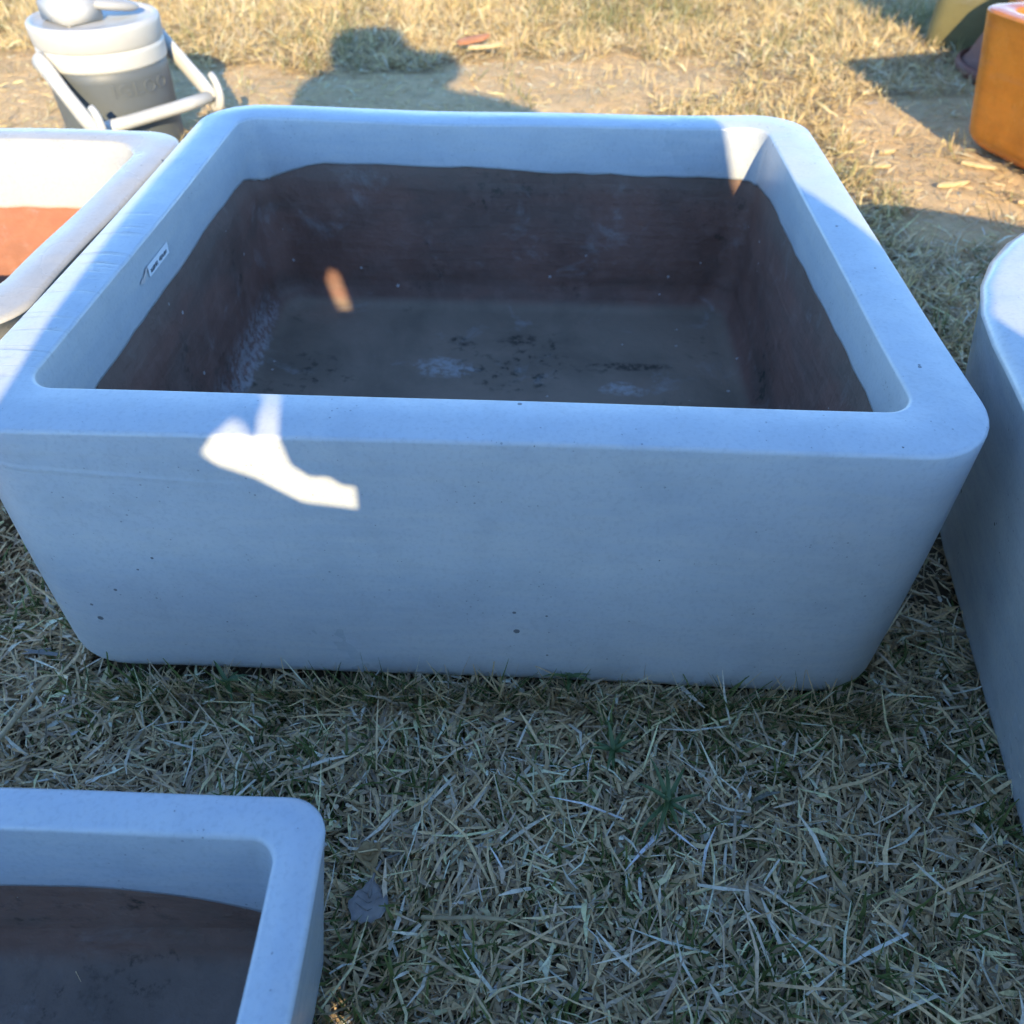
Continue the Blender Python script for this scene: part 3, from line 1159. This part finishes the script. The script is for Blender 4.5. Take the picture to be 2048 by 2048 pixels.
def leaf(name, loc, rz, outline, mat, stem, label, curl):
    """outline in metres, grown from the middle so it can cup"""
    root = empty(name, loc, rz, label, 'leaf')
    n = len(outline)
    rings = []
    V = [(0, 0, curl(0, 0))]
    for f in (.35, .7, 1.0):
        for (a, b) in outline:
            V.append((a * f, b * f, curl(a * f, b * f)))
    F = [(0, 1 + k, 1 + (k + 1) % n) for k in range(n)]
    for r_ in range(2):
        for k in range(n):
            k2 = (k + 1) % n
            F.append((1 + r_ * n + k, 1 + (r_ + 1) * n + k, 1 + (r_ + 1) * n + k2, 1 + r_ * n + k2))
    bl = mesh_obj('blade', V, F, mat, root)
    so = bl.modifiers.new('thick', 'SOLIDIFY')
    so.thickness = .0007
    for side in (-1, 1):
        for k in (-.35, 0.0, .35):
            ln = max(abs(a) for a, b in outline)
            p0 = (0, k * ln, curl(0, k * ln) + .0012)
            p1 = (side * ln * .62, k * ln + ln * .3, curl(side * ln * .62, k * ln + ln * .3) + .0011)
            Vv, Fv = tube([p0, p1], [.00045, .0002], 5)
            mesh_obj('vein', Vv, Fv, mat, bl)
    Vt, Ft = tube(stem, [.0012] * (len(stem) - 1) + [.0009], 7)
    mesh_obj('stalk', Vt, Ft, mat, root)
    return root


M_LEAFG = flat_mat('grey_leaf', (.2, .185, .175), (.29, .27, .25))
M_LEAFB = flat_mat('brown_leaf', (.30, .2, .09), (.4, .29, .14))
ol = [(.0, .031), (.005, .024), (.011, .02), (.017, .014), (.023, .010), (.026, .003), (.027, -.005), (.023, -.012), (.021, -.018),
      (.014, -.019), (.009, -.024), (.003, -.021), (-.004, -.026), (-.010, -.022), (-.017, -.024), (-.019, -.016), (-.024, -.009), (-.026, -.001), (-.021, .005),
      (-.019, .013), (-.012, .016), (-.007, .023)]
ol = [(a * .66, b * .7) for a, b in ol]
leaf('fallen_leaf', (-.122, .285, .016), R(-4), ol, M_LEAFG,
     [(0, .004, .0022), (.0, .018, .003), (.002, .025, .006), (.006, .033, .009)], 'flat grey fallen leaf lying on the dry grass',
     lambda a, b: 9 * a * a + 5 * b * b + .0011 * math.sin(260 * a + 130 * b))
ol2 = [(.0105 * math.cos(a) * (1 + .2 * math.sin(3 * a)), (.012) * math.sin(a) * (1 + .15 * math.cos(4 * a))) for a in [2 * math.pi * k / 18 for k in range(18)]]
leaf('curled_leaf', (-.126, .325, .018), R(20), ol2, M_LEAFB, [(.0, -.012, .004), (.004, -.022, .006), (.012, -.03, .004)],
     'small curled brown leaf beside the corner of the small planter', lambda a, b: 75 * (a * a + .3 * b * b) + .002 * math.sin(520 * a + 300 * b) + .0015 * math.sin(700 * b))


def straws():
    spots = [((-.515, .415, .02), (-.485, .508, .03), .0034, 'thick dry grass stem lying left of the small planter'),
             ((-.075, .272, .02), (.015, .268, .023), .0022, 'pale straight straw to the right of the grey leaf'),
             ((.05, .36, .026), (.01, .425, .034), .0021, 'bright pale straw slanting up in the middle of the near grass')]
    for a, b, r_, lab in spots:
        a, b = Vector(a), Vector(b)
        mid = (a + b) / 2 + Vector((.002, .001, .003))
        q1 = a.lerp(b, .3) + Vector((0, 0, .001))
        root = empty('straw_stem', a, 0, lab, 'straw')
        V, F = tube([Vector((0, 0, 0)), q1 - a, mid - a, b - a], [r_, r_ * .95, r_ * .9, r_ * .6], 9, .8)
        st = mesh_obj('stalk', V, F, M_STEM, root)
        V, F = tube([(mid - a).lerp(q1 - a, .1), (mid - a).lerp(q1 - a, -.06)], [r_ * 1.22, r_ * 1.22], 9, .85)
        mesh_obj('node', V, F, M_STEM, root)


M_STEM = flat_mat('straw_stem', (.45, .36, .2), (.33, .25, .14), .6)
straws()


def sprig(loc, h, n, spread, label, seed):
    rs = random.Random(seed)
    root = empty('grass_sprig', loc, rs.uniform(0, 6), label, 'grass plant', 'green sprigs standing in the near grass')
    V, F = tube([(0, 0, 0), (.001, .0, h * .5), (0, .002, h)], [.0022, .002, .0012], 8)
    mesh_obj('stalk', V, F, M_SPRIG, root)
    for k in range(n):
        a = 2 * math.pi * k / n + rs.uniform(-.3, .3)
        L = spread * rs.uniform(.7, 1.15)
        z0 = h * rs.uniform(.7, 1)
        e = rs.uniform(.35, 1.0)
        V, F = [], []
        for i in range(6):
            f = i / 5
            w = .0021 * (1 - f ** 2.2) + .0002
            rr = L * f
            z = z0 + L * e * f - L * .5 * f * f
            cx, cy = rr * math.cos(a), rr * math.sin(a)
            V += [(cx - w * math.sin(a), cy + w * math.cos(a), z + w * .5), (cx, cy, z - w * .2), (cx + w * math.sin(a), cy - w * math.cos(a), z + w * .5)]
        for i in range(5):
            F += [(3 * i, 3 * i + 1, 3 * i + 4, 3 * i + 3), (3 * i + 1, 3 * i + 2, 3 * i + 5, 3 * i + 4)]
        mesh_obj('grass_leaf', V, F, M_SPRIG, root)


M_SPRIG = flat_mat('sprig_green', (.06, .11, .035), (.1, .15, .05), .5)
sprig((.146, .372, .004), .032, 9, .038, 'spreading green grass sprig right of the middle in the near grass', 1)
sprig((.10, .428, .004), .026, 8, .026, 'small tight green sprig nearer the big planter, right of the middle', 2)
sprig((.062, .512, .002), .03, 6, .026, 'green sprig growing against the foot of the big planter', 3)
sprig((-.30, .508, .002), .022, 7, .024, 'green sprig at the left of the big planter foot', 4)


def shard(name, loc, rz, L, w, th, mat, label, tilt):
    bm = bmesh.new()
    rs = random.Random(L)
    top, bot = [], []
    prof = [(-.5, -.3), (-.2, -.5), (.25, -.45), (.5, -.12), (.46, .2), (.1, .5), (-.3, .42), (-.5, .1)]
    for (a, b) in prof:
        top.append(bm.verts.new((a * L, b * w, th * (1 - .8 * abs(b)) + rs.uniform(-.001, .001))))
        bot.append(bm.verts.new((a * L, b * w, 0)))
    bm.faces.new(top)
    bm.faces.new(bot[::-1])
    for k in range(len(prof)):
        k2 = (k + 1) % len(prof)
        bm.faces.new((bot[k], bot[k2], top[k2], top[k]))
    bmesh.ops.bevel(bm, geom=bm.edges[:], offset=th * .18, segments=2, affect='EDGES')
    o = bm_obj(name, bm, mat, None, False)
    o.location = loc
    o.rotation_euler = (R(10), R(tilt), rz)
    return tagged(o, label, 'debris')


shard('clay_shard', (-.135, 3.03, .02), R(28), .12, .04, .014, flat_mat('clay_shard', (.34, .16, .08), (.42, .2, .11)),
      'orange brown fired clay sliver lying behind the big planter', -4)
shard('wood_chip', (-.095, 2.97, .016), R(24), .12, .02, .01, flat_mat('pale_wood', (.5, .39, .2), (.58, .46, .26)),
      'pale split wood chip beside the orange clay sliver', 2)
chip_m = flat_mat('wood_chip', (.55, .43, .22), (.63, .5, .28))
for k, (x, y, rz, L) in enumerate(((1.02, 1.92, .25, .085), (1.17, 1.80, -.25, .10), (1.12, 2.02, -.5, .08), (.95, 2.16, .3, .05), (.90, 2.05, .1, .045))):
    shard('wood_chip', (x, y, float(gz(x, y)) + .004), rz, L, .016, .007, chip_m,
          ('pale chip near the round planter on the bare soil', 'longest pale chip on the bare soil, by the round planter',
           'pale chip on the bare soil just in front of the orange planter', 'short pale chip on the soil behind the big planter corner',
           'stubby pale chip closest to the right rim of the big planter')[k], 0)
    bpy.context.scene.objects[-1] if False else None


# ------------------------------------------------------------------ the photographer, and unseen pots added behind the camera to cast shade
YB = -0.35


def sun_pt(u, v, dy):
    """a point dy in front of the plane y = YB that shades the same spot as (u, YB, v)"""
    return Vector((u - KX * dy, YB + dy, v - KZ * dy))


def slab(name, outlines, half, bev, mat, parent, dy=0.0):
    """a thick rounded body whose outline towards the sun is given; later outlines are openings"""
    cu = bpy.data.curves.new(name, 'CURVE')
    cu.dimensions = '2D'
    cu.fill_mode = 'BOTH'
    cu.extrude = half - bev
    cu.bevel_depth = bev
    cu.offset = -bev
    cu.bevel_resolution = 3
    for o_ in outlines:
        sp = cu.splines.new('POLY')
        sp.points.add(len(o_) - 1)
        for p_, (u, v) in zip(sp.points, o_):
            p_.co = (u, v, 0, 1)
        sp.use_cyclic_u = True
    tmp = bpy.data.objects.new('tmp', cu)
    col.objects.link(tmp)
    dg = bpy.context.evaluated_depsgraph_get()
    me = bpy.data.meshes.new_from_object(tmp.evaluated_get(dg))
    bpy.data.objects.remove(tmp)
    for v in me.vertices:
        u, w, d = v.co
        v.co = sun_pt(u, w, d + dy)
    me.materials.clear()
    me.materials.append(mat)
    me.name = name
    return link(bpy.data.objects.new(name, me), parent)


def skin_mesh(name, pts, edges, mat, parent, sub=2):
    me = bpy.data.meshes.new(name)
    me.from_pydata([p[0] for p in pts], edges, [])
    o = link(bpy.data.objects.new(name, me), None)
    sk = o.modifiers.new('skin', 'SKIN')
    me.skin_vertices[0].data[0].use_root = True
    for i, p in enumerate(pts):
        me.skin_vertices[0].data[i].radius = (p[1], p[1] if len(p) < 3 else p[2])
    ss = o.modifiers.new('sub', 'SUBSURF')
    ss.levels = ss.render_levels = sub
    dg = bpy.context.evaluated_depsgraph_get()
    m2 = bpy.data.meshes.new_from_object(o.evaluated_get(dg))
    bpy.data.objects.remove(o)
    m2.materials.clear()
    m2.materials.append(mat)
    m2.polygons.foreach_set('use_smooth', [True] * len(m2.polygons))
    return link(bpy.data.objects.new(name, m2), parent)


def photographer():
    root = empty('person', (0.08, YB, 0), 0, 'person in a loose pale shirt and cap standing behind the phone', 'person')
    off = Matrix.Translation((-0.08, -YB, 0))
    M_S = flat_mat('skin', (.45, .27, .19), (.5, .31, .22), .55)
    M_SH = cloth('shirt_cloth', (.76, .68, .58))  # pale shirt and trousers chosen to bounce light onto the near grass
    M_P = cloth('trouser_cloth', (.72, .64, .54))
    made = []
    P = [((.12, YB - .02, .88), .11, .09),            # 0 pelvis
         ((.08, YB - .04, 1.02), .13, .10), ((.07, YB - .02, 1.2), .16, .1), ((.03, YB - .0, 1.31), .07, .06),
         ((-.08, YB + .03, 1.38), .05, .05), ((-.11, YB + .05, 1.47), .085, .095), ((-.11, YB + .05, 1.55), .07, .08),
         ((-.13, YB, 1.27), .06), ((-.2, YB + .05, 1.04), .05), ((-.07, -.10, .80), .032), ((-.05, -.055, .76), .026),     # left arm 7-10
         ((.26, YB, 1.22), .06), ((.44, YB + .02, .98), .05), ((.14, -.11, .80), .032), ((.09, -.055, .76), .026),         # right arm 11-14
         ((.07, YB - .01, .78), .075), ((.05, YB, .45), .06), ((.04, YB - .04, .08), .042), ((.04, YB + .1, .035), .035),  # left leg 15-18
         ((.18, YB - .01, .80), .09), ((.22, YB, .45), .06), ((.25, YB - .04, .08), .042), ((.27, YB + .1, .035), .035)]   # right leg 19-22
    E = [(0, 1), (1, 2), (2, 3), (3, 4), (4, 5), (5, 6), (2, 7), (7, 8), (8, 9), (9, 10), (2, 11), (11, 12), (12, 13), (13, 14),
         (0, 15), (15, 16), (16, 17), (17, 18), (0, 19), (19, 20), (20, 21), (21, 22)]
    # fingers close on the sides of the phone
    for hand, sx in ((10, -1), (14, 1)):
        bx = Vector(P[hand][0])
        for k in range(4):
            a = len(P)
            P.append(((bx.x + sx * -.004, bx.y + .004, bx.z + .018 - .015 * k), .0085))
            P.append(((bx.x - sx * .022, bx.y + .018, bx.z + .022 - .016 * k), .008))
            P.append(((bx.x - sx * (.04 - .003 * k), bx.y + .02, bx.z + .02 - .016 * k), .007))
            E += [(hand, a), (a, a + 1), (a + 1, a + 2)]
        a = len(P)
        P.append(((bx.x - sx * .012, bx.y - .016, bx.z + .02), .0095))
        P.append(((bx.x - sx * .028, bx.y - .012, bx.z + .036), .008))
        E += [(hand, a), (a, a + 1)]
    made.append(skin_mesh('body', P, E, M_S, root))
    # loose shirt, its outline as seen from the sun, with the gap beside the forearm
    shirt = [(-.28, .60), (-.32, .69), (-.33, .74), (-.328, .80), (-.318, .87), (-.30, .96), (-.275, 1.04), (-.29, 1.12), (-.315, 1.22), (-.318, 1.29), (-.30, 1.35),
             (-.255, 1.395), (-.15, 1.40), (.06, 1.36), (.125, 1.31), (.21, 1.294), (.30, 1.263), (.365, 1.232), (.43, 1.15), (.474, 1.065), (.504, .972), (.53, .92),
             (.55, .873), (.58, .80), (.59, .72), (.56, .62), (.30, .585)]
    gap = [(-.160, .708), (-.146, .727), (-.133, .738), (-.122, .736), (-.114, .726), (-.110, .728), (-.112, .748), (-.124, .772), (-.134, .806), (-.126, .826),
           (-.112, .818), (-.102, .775), (-.094, .748), (-.092, .722), (-.088, .698), (-.074, .685), (-.058, .685), (-.048, .676), (-.037, .675), (-.038, .650),
           (-.084, .657), (-.12, .684), (-.148, .697)]
    made.append(slab('shirt', [shirt, gap], .095, .02, M_SH, root))
    trousers = [(-.30, .62), (-.22, .665), (-.16, .685), (-.12, .67), (-.085, .645), (-.04, .635), (.1, .66), (.4, .65), (.5, .62), (.44, .3), (.4, .02), (.13, .02), (.10, .15),
                (.02, .15), (-.01, .02), (-.3, .02)]
    slit = [(-.085, .212), (-.063, .212), (-.067, .253), (-.08, .257)]
    made.append(slab('trousers', [trousers, slit], .085, .012, M_P, root, dy=-.01))
    cap = [(-.225, 1.40), (-.236, 1.47), (-.233, 1.54), (-.205, 1.58), (-.17, 1.598), (-.105, 1.606), (-.03, 1.605), (-.005, 1.585), (.012, 1.535), (.03, 1.50), (.071, 1.485),
           (.15, 1.482), (.178, 1.45), (.185, 1.41), (.165, 1.35), (.12, 1.325), (.06, 1.34), (-.1, 1.38)]
    made.append(slab('hat', [cap], .10, .03, M_P, root, dy=.02))
    for o in made:
        o.data.transform(off)
    # phone
    ph = empty('phone', (0, 0, CAMH), 0, 'black phone held out in both hands', 'phone')
    t = NT('phone_black')
    t.b.inputs['Base Color'].default_value = (.02, .02, .022, 1)
    t.b.inputs['Roughness'].default_value = .25
    bm = bmesh.new()
    b = bmesh.ops.create_cube(bm, size=1)
    bmesh.ops.scale(bm, verts=b['verts'], vec=(.072, .147, .008))
    bmesh.ops.bevel(bm, geom=bm.edges[:], offset=.003, segments=3, affect='EDGES')
    bmesh.ops.translate(bm, verts=bm.verts, vec=(.02, -.055, .022))
    bo = bm_obj('case', bm, t.m, ph)
    V, F = lathe([(0, .012), (.009, .012), (.0095, .0135), (.0095, .02), (0, .02)], 28)
    mesh_obj('lens_ring', V, F, t.m, ph)
    ph.matrix_world = cam.matrix_world.copy()


photographer()
planter('planter', 'unseen tall planter added behind the photographer to cast shade, left one', 'planter',  # extra pots out of view, sized to shade the foreground
        (-0.40, -0.66, 0.0), 0.0, 0.53, 0.36, 0.785, 0.04, 0.05, 0.03, 0.03, M_GLAZE2, M_CLAY, lambda x, y: 0.68 + wave(x, y), floor=0.06, seed=12.0,
        group=None)
planter('planter', 'unseen tall planter added behind the photographer to cast shade, right one', 'planter',
        (0.53, -0.66, 0.0), 0.0, 0.47, 0.36, 0.86, 0.04, 0.05, 0.03, 0.03, M_GLAZE2, M_CLAY, lambda x, y: 0.78 + wave(x, y), floor=0.06, seed=13.0,
        group=None)
